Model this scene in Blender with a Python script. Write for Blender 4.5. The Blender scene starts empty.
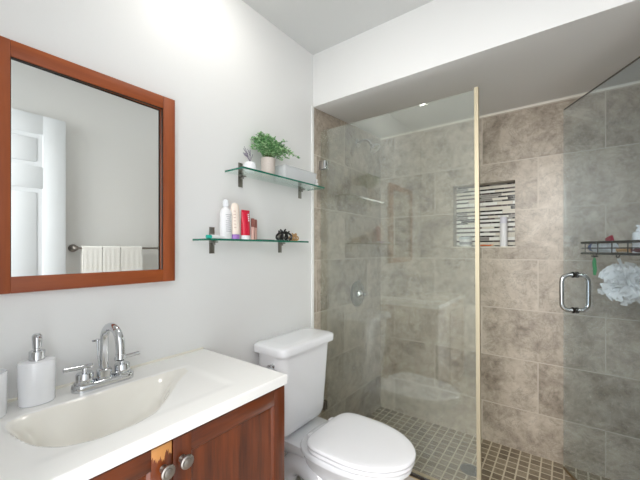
import bpy, bmesh, math, random
from mathutils import Vector, Matrix, noise
random.seed(7)
PI = math.pi
S = bpy.context.scene
C = S.collection

# ------------------------------------------------------------------ camera
cam_d = bpy.data.cameras.new('camera'); cam = bpy.data.objects.new('camera', cam_d); C.objects.link(cam)
cam.location = (1.204, 0.0, 1.284)
cam.rotation_euler = (PI/2, 0, math.atan2(0.6, 0.8))
cam_d.sensor_width = 36.0; cam_d.lens = 326.5/640*36.0
cam_d.shift_y = 9/640; cam_d.clip_start = 0.02
S.camera = cam

# ------------------------------------------------------------------ world, lights, exposure
W = bpy.data.worlds.new('world'); S.world = W; W.use_nodes = True
bg = W.node_tree.nodes['Background']
bg.inputs[0].default_value = (0.93, 0.965, 1.0, 1); bg.inputs[1].default_value = 2.8
S.view_settings.view_transform = 'Standard'; S.view_settings.look = 'None'
S.view_settings.gamma = 1.0; S.view_settings.use_curve_mapping = False
S.view_settings.exposure = 0.28
S.cycles.max_bounces = 12; S.cycles.diffuse_bounces = 8; S.cycles.glossy_bounces = 6
S.cycles.transparent_max_bounces = 24; S.cycles.use_denoising = True
LAMP_E = 23.0      # brightness of the ceiling light's diffuser
SHOWER_E = 1.0

def area(name, loc, size, energy, rot=(0,0,0), color=(1,1,1), sy=None, disk=True):
    l = bpy.data.lights.new(name, 'AREA'); l.energy = energy; l.color = color
    l.shape = 'DISK' if disk else 'RECTANGLE'; l.size = size
    if sy: l.size_y = sy
    o = bpy.data.objects.new(name, l); o.location = loc; o.rotation_euler = rot; C.objects.link(o)
    return o
# added fill light in the unseen hall, beyond the doorway behind the camera
HALL_FILL = area('hall_fill', (1.05, -1.3, 2.2), 1.2, 62, (math.radians(68), 0, 0), (1.0, 0.98, 0.95))

# ------------------------------------------------------------------ materials
def lin(c):
    return tuple(((v/255)/12.92 if v/255 <= .04045 else ((v/255+.055)/1.055)**2.4) for v in c)
MATS = {}
def newmat(name):
    m = bpy.data.materials.new(name); m.use_nodes = True
    nt = m.node_tree; return m, nt, nt.nodes, nt.links, nt.nodes['Principled BSDF']
def mat(name, rgb, rough=.5, metal=0, bump=0, scale=60, var=0.0, coat=0, alpha=1.0, trans=0, sss=0, emit=0, detail=4):
    """procedural base: slight noise in colour and a noise bump"""
    if name in MATS: return MATS[name]
    m, nt, N, L, b = newmat(name)
    c = lin(rgb)
    tc = N.new('ShaderNodeTexCoord'); nz = N.new('ShaderNodeTexNoise')
    nz.inputs['Scale'].default_value = scale; nz.inputs['Detail'].default_value = detail
    L.new(tc.outputs['Object'], nz.inputs['Vector'])
    mx = N.new('ShaderNodeMix'); mx.data_type = 'RGBA'
    mx.inputs[6].default_value = tuple(max(0, v*(1-var)) for v in c)+(1,)
    mx.inputs[7].default_value = tuple(min(1, v*(1+var)) for v in c)+(1,)
    L.new(nz.outputs['Fac'], mx.inputs[0]); L.new(mx.outputs[2], b.inputs['Base Color'])
    b.inputs['Roughness'].default_value = rough; b.inputs['Metallic'].default_value = metal
    b.inputs['Coat Weight'].default_value = coat
    b.inputs['Alpha'].default_value = alpha
    b.inputs['Transmission Weight'].default_value = trans
    if bump:
        bp = N.new('ShaderNodeBump'); bp.inputs['Strength'].default_value = bump; bp.inputs['Distance'].default_value = .002
        L.new(nz.outputs['Fac'], bp.inputs['Height']); L.new(bp.outputs['Normal'], b.inputs['Normal'])
    if emit:
        b.inputs['Emission Color'].default_value = (1, .97, .92, 1); b.inputs['Emission Strength'].default_value = emit
    MATS[name] = m; return m

def math_node(N, L, op, a, b=None):
    n = N.new('ShaderNodeMath'); n.operation = op
    for i, v in enumerate((a, b)):
        if v is None: continue
        if isinstance(v, (int, float)): n.inputs[i].default_value = v
        else: L.new(v, n.inputs[i])
    return n.outputs[0]

def clear_glass(name, tint, refl=1.0, haze=0.0, hazecol=(.8,.85,.85)):
    """window glass: tinted see-through + angle dependent mirror reflection + fine water spots"""
    m, nt, N, L, b = newmat(name); N.remove(b)
    out = [n for n in N if n.type == 'OUTPUT_MATERIAL'][0]
    tr = N.new('ShaderNodeBsdfTransparent'); tr.inputs[0].default_value = tuple(tint)+(1,)
    gl = N.new('ShaderNodeBsdfGlossy'); gl.inputs['Roughness'].default_value = 0.012
    gl.inputs['Color'].default_value = (.95, 1, .98, 1)
    g = N.new('ShaderNodeNewGeometry')
    vd = N.new('ShaderNodeVectorMath'); vd.operation = 'DOT_PRODUCT'
    L.new(g.outputs['Normal'], vd.inputs[0]); L.new(g.outputs['Incoming'], vd.inputs[1])
    c = math_node(N, L, 'ABSOLUTE', vd.outputs['Value'])
    k = math_node(N, L, 'POWER', math_node(N, L, 'SUBTRACT', 1.0, c), 5.0)
    F = math_node(N, L, 'MULTIPLY', math_node(N, L, 'ADD', math_node(N, L, 'MULTIPLY', k, .96), .043), refl)
    mx = N.new('ShaderNodeMixShader'); L.new(F, mx.inputs[0]); L.new(tr.outputs[0], mx.inputs[1]); L.new(gl.outputs[0], mx.inputs[2])
    last = mx.outputs[0]
    if haze:     # thin film of dried water: a weak blurred reflection as well
        g2 = N.new('ShaderNodeBsdfGlossy'); g2.inputs['Roughness'].default_value = .36
        m3 = N.new('ShaderNodeMixShader'); m3.inputs[0].default_value = .013
        L.new(last, m3.inputs[1]); L.new(g2.outputs[0], m3.inputs[2]); last = m3.outputs[0]
    if haze:
        tc = N.new('ShaderNodeTexCoord')
        n1 = N.new('ShaderNodeTexNoise'); n1.inputs['Scale'].default_value = 3.0; n1.inputs['Detail'].default_value = 5
        n2 = N.new('ShaderNodeTexNoise'); n2.inputs['Scale'].default_value = 160.0; n2.inputs['Detail'].default_value = 2
        L.new(tc.outputs['Object'], n1.inputs[0]); L.new(tc.outputs['Object'], n2.inputs[0])
        h = math_node(N, L, 'MULTIPLY', math_node(N, L, 'MULTIPLY', n1.outputs['Fac'], n2.outputs['Fac']), haze*4)
        df = N.new('ShaderNodeBsdfDiffuse'); df.inputs[0].default_value = tuple(hazecol)+(1,)
        m2 = N.new('ShaderNodeMixShader'); L.new(h, m2.inputs[0]); L.new(last, m2.inputs[1]); L.new(df.outputs[0], m2.inputs[2])
        last = m2.outputs[0]
    L.new(last, out.inputs['Surface']); MATS[name] = m
    return m

def wood(name, dark, light, rough=.32, axis='Z', coat=.35, patch=None):
    m, nt, N, L, b = newmat(name)
    tc = N.new('ShaderNodeTexCoord'); mp = N.new('ShaderNodeMapping')
    sc = {'Z': (14, 14, 1.2), 'Y': (14, 1.2, 14)}[axis]
    mp.inputs['Scale'].default_value = sc
    L.new(tc.outputs['Object'], mp.inputs[0])
    n1 = N.new('ShaderNodeTexNoise'); n1.inputs['Scale'].default_value = 1.3; n1.inputs['Detail'].default_value = 6; n1.inputs['Distortion'].default_value = .7
    n2 = N.new('ShaderNodeTexNoise'); n2.inputs['Scale'].default_value = 9; n2.inputs['Detail'].default_value = 3
    L.new(mp.outputs[0], n1.inputs[0]); L.new(mp.outputs[0], n2.inputs[0])
    f = math_node(N, L, 'ADD', math_node(N, L, 'MULTIPLY', n1.outputs['Fac'], .75), math_node(N, L, 'MULTIPLY', n2.outputs['Fac'], .25))
    r = N.new('ShaderNodeValToRGB'); r.color_ramp.elements[0].position = .35; r.color_ramp.elements[1].position = .68
    r.color_ramp.elements[0].color = lin(dark)+(1,); r.color_ramp.elements[1].color = lin(light)+(1,)
    L.new(f, r.inputs[0]); col = r.outputs[0]
    if patch:   # worn patch at the top of one door stile: raw pale wood, ragged lower edge
        y0, y1, z0 = patch
        sx = N.new('ShaderNodeSeparateXYZ'); L.new(tc.outputs['Object'], sx.inputs[0])
        mp2 = N.new('ShaderNodeMapping'); mp2.inputs['Scale'].default_value = (1, 150, 14); L.new(tc.outputs['Object'], mp2.inputs[0])
        n3 = N.new('ShaderNodeTexNoise'); n3.inputs['Scale'].default_value = 1; n3.inputs['Detail'].default_value = 2; L.new(mp2.outputs[0], n3.inputs[0])
        lim = math_node(N, L, 'ADD', z0, math_node(N, L, 'MULTIPLY', math_node(N, L, 'SUBTRACT', n3.outputs['Fac'], .5), .09))
        a = math_node(N, L, 'GREATER_THAN', sx.outputs['Z'], lim)
        p = math_node(N, L, 'MULTIPLY', a, math_node(N, L, 'MULTIPLY', math_node(N, L, 'GREATER_THAN', sx.outputs['Y'], y0), math_node(N, L, 'LESS_THAN', sx.outputs['Y'], y1)))
        mx = N.new('ShaderNodeMix'); mx.data_type = 'RGBA'; L.new(p, mx.inputs[0]); L.new(col, mx.inputs[6])
        mx.inputs[7].default_value = lin((196, 136, 76))+(1,); col = mx.outputs[2]
    L.new(col, b.inputs['Base Color'])
    b.inputs['Roughness'].default_value = rough; b.inputs['Coat Weight'].default_value = coat; b.inputs['Coat Roughness'].default_value = .2
    bp = N.new('ShaderNodeBump'); bp.inputs['Strength'].default_value = .12; bp.inputs['Distance'].default_value = .001
    L.new(f, bp.inputs['Height']); L.new(bp.outputs[0], b.inputs['Normal'])
    MATS[name] = m; return m

def tile_mat(name, ua, u_off, v_ax, v_off, bw, rh, offset, cols, mortar, msize, rough=.35, nscale=1.0, bump=.12, varr=.12):
    """stone-look tiles in world axes: ua/v_ax are the axis letters of the surface"""
    m, nt, N, L, b = newmat(name)
    tc = N.new('ShaderNodeTexCoord'); sx = N.new('ShaderNodeSeparateXYZ'); L.new(tc.outputs['Object'], sx.inputs[0])
    cb = N.new('ShaderNodeCombineXYZ')
    L.new(math_node(N, L, 'ADD', sx.outputs[ua], u_off), cb.inputs[0]); L.new(math_node(N, L, 'ADD', sx.outputs[v_ax], v_off), cb.inputs[1])
    br = N.new('ShaderNodeTexBrick'); L.new(cb.outputs[0], br.inputs['Vector'])
    br.offset = offset; br.offset_frequency = 2; br.squash = 1
    br.inputs['Scale'].default_value = 1; br.inputs['Brick Width'].default_value = bw; br.inputs['Row Height'].default_value = rh
    br.inputs['Mortar Size'].default_value = msize; br.inputs['Mortar Smooth'].default_value = .1; br.inputs['Bias'].default_value = 0
    br.inputs['Color1'].default_value = (0, 0, 0, 1); br.inputs['Color2'].default_value = (1, 1, 1, 1); br.inputs['Mortar'].default_value = (.5, .5, .5, 1)
    # per tile shift of the stone pattern
    add = N.new('ShaderNodeVectorMath'); add.operation = 'MULTIPLY_ADD'
    L.new(br.outputs['Color'], add.inputs[0]); add.inputs[1].default_value = (3.7, 2.9, 5.1); L.new(tc.outputs['Object'], add.inputs[2])
    n1 = N.new('ShaderNodeTexNoise'); n1.inputs['Scale'].default_value = 3.2*nscale; n1.inputs['Detail'].default_value = 9; n1.inputs['Roughness'].default_value = .62; n1.inputs['Distortion'].default_value = .6
    n2 = N.new('ShaderNodeTexNoise'); n2.inputs['Scale'].default_value = 15*nscale; n2.inputs['Detail'].default_value = 8; n2.inputs['Roughness'].default_value = .72; n2.inputs['Distortion'].default_value = .35
    L.new(add.outputs[0], n1.inputs[0]); L.new(add.outputs[0], n2.inputs[0])
    f = math_node(N, L, 'ADD', math_node(N, L, 'MULTIPLY', n1.outputs['Fac'], .45), math_node(N, L, 'MULTIPLY', n2.outputs['Fac'], .55))
    sp = N.new('ShaderNodeSeparateColor'); L.new(br.outputs['Color'], sp.inputs[0])
    f = math_node(N, L, 'ADD', f, math_node(N, L, 'MULTIPLY', math_node(N, L, 'SUBTRACT', sp.outputs[0], .5), varr))
    r = N.new('ShaderNodeValToRGB'); els = r.color_ramp.elements
    els[0].position = .31; els[1].position = .69
    els[0].color = lin(cols[0])+(1,); els[1].color = lin(cols[2])+(1,)
    e = els.new(.5); e.color = lin(cols[1])+(1,)
    L.new(f, r.inputs[0])
    # darker fine veins
    n3 = N.new('ShaderNodeTexNoise'); n3.inputs['Scale'].default_value = 7*nscale; n3.inputs['Detail'].default_value = 8; n3.inputs['Roughness'].default_value = .75; n3.inputs['Distortion'].default_value = .8
    L.new(add.outputs[0], n3.inputs[0])
    v = math_node(N, L, 'ABSOLUTE', math_node(N, L, 'SUBTRACT', n3.outputs['Fac'], .5))
    mr = N.new('ShaderNodeMapRange'); mr.inputs[1].default_value = 0; mr.inputs[2].default_value = .02; mr.inputs[3].default_value = .7; mr.inputs[4].default_value = 1
    L.new(v, mr.inputs[0])
    mm = N.new('ShaderNodeMix'); mm.data_type = 'RGBA'; mm.blend_type = 'MULTIPLY'; mm.inputs[0].default_value = 1
    L.new(r.outputs[0], mm.inputs[6]); L.new(mr.outputs[0], mm.inputs[7])
    mx = N.new('ShaderNodeMix'); mx.data_type = 'RGBA'; L.new(br.outputs['Fac'], mx.inputs[0])
    L.new(mm.outputs[2], mx.inputs[6]); mx.inputs[7].default_value = lin(mortar)+(1,)
    L.new(mx.outputs[2], b.inputs['Base Color'])
    b.inputs['Roughness'].default_value = rough
    bp = N.new('ShaderNodeBump'); bp.inputs['Strength'].default_value = bump; bp.inputs['Distance'].default_value = .002
    hh = math_node(N, L, 'SUBTRACT', math_node(N, L, 'MULTIPLY', f, .35), br.outputs['Fac'])
    L.new(hh, bp.inputs['Height']); L.new(bp.outputs[0], b.inputs['Normal'])
    MATS[name] = m; return m

TCOL = ((120, 108, 95), (182, 170, 155), (216, 206, 192))
GROUT = (197, 187, 173)
M_wallpaint = mat('wall_paint', (228, 228, 227), .5, bump=.03, scale=220, var=.012)
M_ceil = mat('ceiling_paint', (214, 215, 214), .8, bump=.03, scale=150, var=.012)
M_trim = mat('trim_paint', (240, 240, 238), .35)
M_tback = tile_mat('stone_tile_back', 'X', .632*3-.439, 'Z', -.262+.318*4-.318, .632, .318, .5, TCOL, GROUT, .0030)
M_tleft = tile_mat('stone_tile_left', 'Y', .632*5-1.885+.316, 'Z', -.262+.318*4-.318, .632, .318, .5, TCOL, GROUT, .0030)
M_tfloor = tile_mat('floor_mosaic', 'X', 1.0, 'Y', -2.43+.055*60, .055, .055, 0, ((108, 94, 76), (138, 123, 102), (164, 150, 129)), (210, 200, 178), .0042, rough=.45, nscale=2.5, bump=.5, varr=.25)
M_roomfloor = tile_mat('room_floor_tile', 'X', 1.0, 'Y', 2.0, .45, .45, 0, ((170, 160, 150), (190, 182, 172), (204, 196, 186)), (150, 142, 132), .004)
M_curbtile = mat('curb_tile', (206, 182, 138), .4, bump=.1, scale=30, var=.12)
M_curbstone = mat('curb_stone', (226, 216, 208), .35, bump=.05, scale=30, var=.05)
M_mirrorwood = wood('mirror_frame_wood', (130, 58, 17), (166, 82, 30), axis='Z', rough=.5, coat=.05)
M_mirrorwoodH = wood('mirror_frame_wood_rail', (130, 58, 17), (166, 82, 30), axis='Y', rough=.5, coat=.05)
M_cab = wood('cabinet_wood', (66, 26, 8), (128, 60, 22), axis='Z', rough=.3)
M_cabH = wood('cabinet_wood_rail', (66, 26, 8), (128, 60, 22), axis='Y', rough=.3)
M_cabworn = wood('cabinet_wood_worn', (66, 26, 8), (128, 60, 22), axis='Z', rough=.3, patch=(.3585, .4062, .802))
M_chrome = mat('chrome', (208, 210, 213), .07, metal=1, var=.01)
M_brushed = mat('brushed_nickel', (150, 148, 142), .3, metal=1, bump=.05, scale=300, var=.05)
M_nickel = mat('antique_nickel', (158, 152, 146), .34, metal=1, var=.08, scale=200)
M_nickeldark = mat('nickel_groove', (62, 58, 56), .45, metal=1)
M_brass = mat('satin_gold_seal', (182, 172, 148), .5, metal=.7, var=.03)
M_darkseal = mat('dark_seal', (38, 26, 16), .5)
M_cer = mat('white_ceramic', (233, 234, 237), .1, coat=.5, var=.008)
M_seat = mat('toilet_seat_plastic', (236, 236, 239), .16, coat=.3, var=.008)
M_counter = mat('cultured_marble', (238, 237, 234), .14, coat=.6, var=.012, scale=8)
M_basin = mat('basin_marble', (236, 233, 225), .12, coat=.6, var=.01, scale=8)
M_caulk = mat('caulk', (236, 232, 220), .6)
M_plasticw = mat('white_plastic', (236, 236, 238), .3)
M_clearplastic = mat('frosted_plastic', (228, 230, 232), .65, alpha=.5, var=.02)
M_black = mat('black_plastic', (16, 15, 16), .28)
M_blackwire = mat('black_wire', (24, 24, 27), .35, metal=.3)
M_green = mat('green_plastic', (18, 158, 92), .35)
M_teal = mat('teal_plastic', (30, 186, 168), .35)
M_purple = mat('purple_plastic', (176, 130, 208), .35)
M_cream = mat('cream_tube', (246, 232, 220), .35, var=.02)
M_red = mat('red_tube', (206, 24, 58), .3, var=.06)
M_pink = mat('pink_tube', (226, 186, 176), .35)
M_brown = mat('brown_tube', (146, 92, 84), .35)
M_tort = mat('tortoise_plastic', (178, 140, 88), .3, var=.5, scale=70)
M_greytext = mat('grey_print', (160, 162, 168), .5)
M_orange = mat('orange_plastic', (226, 118, 52), .4)
M_crimson = mat('crimson_plastic', (166, 28, 62), .4)
M_blue = mat('blue_plastic', (70, 104, 170), .35)
M_silver = mat('silver_foil', (236, 240, 246), .3, metal=.1)
M_loofah = mat('loofah_mesh', (252, 252, 252), .7, alpha=.86, var=.05, scale=300)
M_cord = mat('white_cord', (226, 228, 230), .7)
M_towel = mat('waffle_towel', (240, 239, 235), .9, bump=.8, scale=110, var=.06)
M_pot = mat('speckled_pot', (200, 190, 182), .6, bump=.2, scale=120, var=.12)
M_soil = mat('potting_moss', (58, 50, 36), .9, var=.3)
M_stem = mat('plant_stem', (92, 116, 66), .6)
M_twig = mat('dried_twig', (120, 110, 130), .7)
M_lampglass = mat('lamp_glass', (250, 248, 240), .4, emit=LAMP_E)
M_drain = mat('drain_metal', (92, 94, 98), .4, metal=.8)
M_door = mat('door_paint', (224, 228, 232), .35, var=.008)
M_glass = clear_glass('shower_glass', (.95, .968, .94), refl=1.9, haze=.035)
M_doorglass = clear_glass('shower_door_glass', (.905, .94, .96), refl=1.2, haze=.014, hazecol=(.72,.82,.9))
M_shelfglass = clear_glass('shelf_glass', (.93, .97, .955), refl=1.0)
M_glassedge = mat('glass_edge', (22, 108, 88), .12, coat=.5, var=.2, scale=30)
M_mirror = mat('mirror_silver', (243, 245, 243), .01, metal=1, var=0)

def leaf_mat():
    m, nt, N, L, b = newmat('leaf_green')
    g = N.new('ShaderNodeNewGeometry'); r = N.new('ShaderNodeValToRGB'); e = r.color_ramp.elements
    e[0].color = lin((82, 138, 86))+(1,); e[1].color = lin((206, 232, 186))+(1,); k = e.new(.5); k.color = lin((136, 190, 128))+(1,)
    L.new(g.outputs['Random Per Island'], r.inputs[0]); L.new(r.outputs[0], b.inputs['Base Color'])
    b.inputs['Roughness'].default_value = .45; b.inputs['Subsurface Weight'].default_value = 0
    return m
M_leaf = leaf_mat()

# ------------------------------------------------------------------ mesh helpers
def BM(): return bmesh.new()
def finish(name, bm, m, parent=None, smooth=True, angle=35, loc=None):
    bmesh.ops.recalc_face_normals(bm, faces=bm.faces)
    if smooth:
        for f in bm.faces: f.smooth = True
        lim = math.radians(angle)
        for e in bm.edges:
            if len(e.link_faces) == 2 and e.calc_face_angle(0) > lim: e.smooth = False
    me = bpy.data.meshes.new(name); bm.to_mesh(me); bm.free()
    for x in (m if isinstance(m, (list, tuple)) else [m]): me.materials.append(x)
    o = bpy.data.objects.new(name, me); C.objects.link(o)
    if parent is not None: o.parent = parent
    if loc is not None: o.location = loc
    return o
def struct(name, bm, m, **k):
    o = finish(name, bm, m, **k)
    if o.parent is None: o['kind'] = 'structure'
    return o
def thing(name, label, cat, loc=(0,0,0), rz=0, group=None):
    o = bpy.data.objects.new(name, None); o.empty_display_size = .05; C.objects.link(o)
    o.location = loc; o.rotation_euler = (0, 0, rz); o['label'] = label; o['category'] = cat
    if group: o['group'] = group
    return o
def box(bm, x0, x1, y0, y1, z0, z1, bev=0, seg=2, mi=0, M=None):
    nb = bmesh.new(); bmesh.ops.create_cube(nb, size=1)
    for v in nb.verts: v.co = Vector((x0+(v.co.x+.5)*(x1-x0), y0+(v.co.y+.5)*(y1-y0), z0+(v.co.z+.5)*(z1-z0)))
    if bev: bmesh.ops.bevel(nb, geom=list(nb.edges), offset=bev, segments=seg, profile=.5, affect='EDGES')
    merge(bm, nb, mi, M); return bm
def merge(bm, nb, mi=0, M=None):
    if M is not None: nb.transform(M)
    for f in nb.faces: f.material_index = mi
    me = bpy.data.meshes.new('t'); nb.to_mesh(me); nb.free(); bm.from_mesh(me); bpy.data.meshes.remove(me)
def loft(bm, rings, cap0=True, cap1=True, closed=True, mi=0):
    rv = [[bm.verts.new(p) for p in r] for r in rings]; n = len(rings[0]); fs = []
    for a, b in zip(rv[:-1], rv[1:]):
        for i in range(n if closed else n-1):
            j = (i+1) % n
            fs.append(bm.faces.new((a[i], a[j], b[j], b[i])))
    if cap0: fs.append(bm.faces.new(rv[0][::-1]))
    if cap1: fs.append(bm.faces.new(rv[-1]))
    for f in fs: f.material_index = mi
    return bm
def lathe(bm, prof, n=28, M=None, mi=0):
    """prof: list of (r, z)"""
    nb = bmesh.new()
    rings = [[(max(r, 1e-4)*math.cos(2*PI*i/n), max(r, 1e-4)*math.sin(2*PI*i/n), z) for i in range(n)] for r, z in prof]
    loft(nb, rings); merge(bm, nb, mi, M); return bm
def tube(bm, pts, r, n=12, mi=0, closed=False):
    pts = [Vector(p) for p in pts]; rings = []; up = None
    K = len(pts)
    for i, p in enumerate(pts):
        if closed: t = (pts[(i+1) % K]-pts[i-1])
        else: t = (pts[min(i+1, K-1)]-pts[max(i-1, 0)])
        t.normalize()
        if up is None:
            up = Vector((0, 0, 1)) if abs(t.z) < .9 else Vector((1, 0, 0))
        a = up - t*up.dot(t)
        if a.length < 1e-5: a = t.orthogonal()
        a.normalize(); b = t.cross(a); up = a
        rr = r[i] if isinstance(r, (list, tuple)) else r
        rings.append([p + (a*math.cos(2*PI*k/n)+b*math.sin(2*PI*k/n))*rr for k in range(n)])
    if closed: rings.append(rings[0]); 
    nb = bmesh.new(); loft(nb, rings, cap0=not closed, cap1=not closed)
    if closed: bmesh.ops.remove_doubles(nb, verts=nb.verts, dist=1e-6)
    merge(bm, nb, mi); return bm
def smooth_path(pts, n=8):
    """Catmull-Rom"""
    P = [Vector(p) for p in pts]; out = []
    P = [P[0]*2-P[1]]+P+[P[-1]*2-P[-2]]
    for i in range(1, len(P)-2):
        for k in range(n):
            t = k/n
            out.append(.5*((2*P[i])+(P[i+1]-P[i-1])*t+(2*P[i-1]-5*P[i]+4*P[i+1]-P[i+2])*t*t+(3*P[i]-P[i-1]-3*P[i+1]+P[i+2])*t**3))
    out.append(P[-2]); return out
def rrect(x0, x1, y0, y1, r, z, n=6):
    r = min(r, (x1-x0)/2-1e-4, (y1-y0)/2-1e-4); out = []
    for cx, cy, a0 in ((x1-r, y1-r, 0), (x0+r, y1-r, PI/2), (x0+r, y0+r, PI), (x1-r, y0+r, 1.5*PI)):
        for k in range(n+1):
            a = a0+PI/2*k/n; out.append((cx+r*math.cos(a), cy+r*math.sin(a), z))
    return out
def T(x, y, z): return Matrix.Translation((x, y, z))
def R(a, ax): return Matrix.Rotation(a, 4, ax)

# ================================================================== ROOM
ZF = 0.06          # room floor (the shower floor is z = 0)
YB = 2.43; YS = 1.536; XR = 1.53; ZC = 2.443; ZS = 2.132; YD = -0.14
b = BM(); box(b, -.12, XR+.12, YD-.12, 1.50, -.12, ZF); struct('floor', b, M_roomfloor, smooth=False)
b = BM(); box(b, -.12, XR+.12, 1.50, YB+.2, -.12, 0.0); struct('floor_shower', b, M_tfloor, smooth=False)
b = BM(); box(b, -.12, 0, YD-.12, YS, ZF, ZC); struct('wall_left', b, M_wallpaint, smooth=False)
b = BM(); box(b, -.12, 0, YS, YB+.2, 0, ZC); struct('wall_shower_left', b, M_tleft, smooth=False)
b = BM(); box(b, XR, XR+.12, YD-.12, YS, ZF, ZC); struct('wall_right', b, M_wallpaint, smooth=False)
b = BM(); box(b, XR, XR+.12, YS, YB+.2, 0, ZC); struct('wall_shower_right', b, M_tleft, smooth=False)
# wall behind the camera with the doorway
b = BM()
box(b, 0, .66, YD-.10, YD, ZF, ZC); box(b, 1.50, XR, YD-.10, YD, ZF, ZC); box(b, .66, 1.50, YD-.10, YD, 2.14, ZC)
struct('wall_front', b, M_wallpaint, smooth=False)
b = BM()
for x0, x1, z0, z1 in ((.60, .66, ZF, 2.20), (.66, 1.50, 2.14, 2.20)): box(b, x0, x1, YD, YD+.014, z0, z1, .003)
struct('trim_1', b, M_trim)
# ceiling, bulkhead over the shower opening, sloping shower ceiling
b = BM(); box(b, -.12, XR+.12, YD-.12, YB+.2, ZC, ZC+.1); struct('ceiling', b, M_ceil, smooth=False)
b = BM()
prof = [(YS, ZS), (YS, ZC), (YB+.1, ZC), (YB+.1, ZS+.0615)]
loft(b, [[(0, y, z) for y, z in prof], [(XR, y, z) for y, z in prof]]); struct('ceiling_shower', b, M_wallpaint, smooth=False)
# corner bead at the end of the painted wall
b = BM(); box(b, 0, .006, YS-.018, YS+.002, ZF, ZS, .001); struct('trim_2', b, M_trim)
# back wall with niche
NX0, NX1, NZ0, NZ1, ND = .567, .948, 1.298, 1.730, .095
b = BM()
box(b, 0, NX0, YB, YB+.2, 0, ZS+.07); box(b, NX1, XR, YB, YB+.2, 0, ZS+.07)
box(b, NX0, NX1, YB, YB+.2, 0, NZ0); box(b, NX0, NX1, YB, YB+.2, NZ1, ZS+.07)
wb = struct('wall_back', b, M_tback, smooth=False)
# niche lining with strips of glass and stone mosaic
msw = [mat('mosaic_cream', (224, 218, 204), .25, var=.06), mat('mosaic_white', (240, 240, 234), .2, var=.04), mat('mosaic_dark', (46, 40, 42), .12, coat=.5, var=.2),
       mat('mosaic_plum', (84, 64, 66), .15, coat=.4, var=.2), mat('mosaic_grey', (150, 146, 140), .25, var=.1), mat('mosaic_grout', (200, 196, 186), .8)]
b = BM(); box(b, NX0, NX1, YB+ND, YB+.2, NZ0, NZ1, mi=5)
z = NZ0+.001; rr = random.Random(11); row = 0
while z < NZ1-.004:
    dark_row = row % 2 == 0
    h = .0095 if dark_row else rr.choice((.013, .0165, .02))
    h = min(h, NZ1-z-.001)
    x = NX0-rr.random()*.08
    while x < NX1:
        wdt = rr.choice((.03, .05, .075, .1)) if dark_row else rr.choice((.06, .09, .13))
        xa, xb = max(x, NX0+.0005), min(x+wdt, NX1-.0005)
        if xb-xa > .003:
            mi = rr.choice((2, 2, 2, 2, 3, 3, 0, 4)) if dark_row else rr.choice((0, 0, 1, 1, 1, 0, 0, 1, 4, 2))
            box(b, xa, xb, YB+ND-.003, YB+ND+.001, z, z+h, mi=mi)
        x += wdt+.002
    z += h+.0022; row += 1
struct('wall_niche', b, msw, smooth=False)
b = BM()
for q in ((NX0-.004, NX1+.004, NZ0-.004, NZ0+.003), ): box(b, q[0], q[1], YB-.004, YB+ND-.004, q[2], q[3], .0008)
struct('trim_3', b, mat('niche_ledge', (226, 220, 206), .3))
# ceiling edge caulk line over the back wall
b = BM(); loft(b, [[(x, YB-.006, 2.187), (x, YB, 2.175), (x, YB, 2.19)] for x in (.0, XR)]); struct('trim_4', b, M_caulk, smooth=False)
# curb
b = BM(); box(b, 0, XR, 1.50, 1.60, 0, .130, .004); box(b, 0, XR, 1.488, 1.502, ZF, .128); struct('trim_5', b, M_curbstone)
b = BM(); box(b, 0, XR, 1.6, 1.665, 0, .130, .003); struct('trim_6', b, M_curbtile)

# ------------------------------------------------------------------ shower glass
YG = 1.612
t = thing('shower_screen', 'fixed clear glass shower panel with pale gold edge strip beside the toilet', 'shower screen', (0, YG, .13))
b = BM(); prof = [(.004, .012), (.886, .012), (.874, 1.876), (.004, 1.876)]
loft(b, [[(x, y, z) for x, z in prof] for y in (-.005, .005)]); finish('glass_panel', b, M_glass, t, smooth=False)
b = BM(); loft(b, [[(x0, -.009, z), (x0+.017, -.009, z), (x0+.017, .010, z), (x0, .010, z)] for x0, z in ((.8865, .002), (.8745, 1.886))])
o = finish('edge_strip', b, M_brass, t, smooth=False); o['label'] = 'pale gold edge strip'
b = BM(); box(b, .004, .884, -.008, .008, .0005, .013, .001); finish('bottom_seal', b, M_darkseal, t)
for z in (.202, 1.667):
    b = BM(); box(b, .001, .046, -.014, -.0055, z-.026, z+.026, .002); box(b, .001, .046, .0055, .014, z-.026, z+.026, .002)
    box(b, .0005, .006, -.014, .014, z-.026, z+.026); finish('wall_clamp', b, M_chrome if z > 1 else M_nickel, t)

hx, hy = 1.492, 1.612
dvec = Vector((-.29, .518, 0)); dl = dvec.length; ang = math.atan2(dvec.y, dvec.x)
t = thing('shower_door', 'frameless glass shower door swung inward, with a looped chrome handle', 'shower door', (hx, hy, .15), ang)
b = BM(); box(b, 0, dl, -.005, .005, 0, 1.86); finish('glass_panel', b, M_doorglass, t, smooth=False)
b = BM(); tube(b, [(0, 0, 1.8615), (dl, 0, 1.8625)], .0034, 6); finish('top_edge', b, M_darkseal, t)
b = BM(); box(b, 0, dl, -.006, .006, -.014, -.0002, .001); finish('bottom_sweep', b, mat('bottom_sweep', (120, 96, 60), .5), t)
for z in (.22, 1.62):
    b = BM(); box(b, -.03, .05, -.014, -.0055, z-.035, z+.035, .002); box(b, -.03, .05, .0055, .014, z-.035, z+.035, .002)
    finish('hinge', b, M_chrome, t)
hu = dl-.086; zc = 1.068-.15
KR = .034
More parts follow.
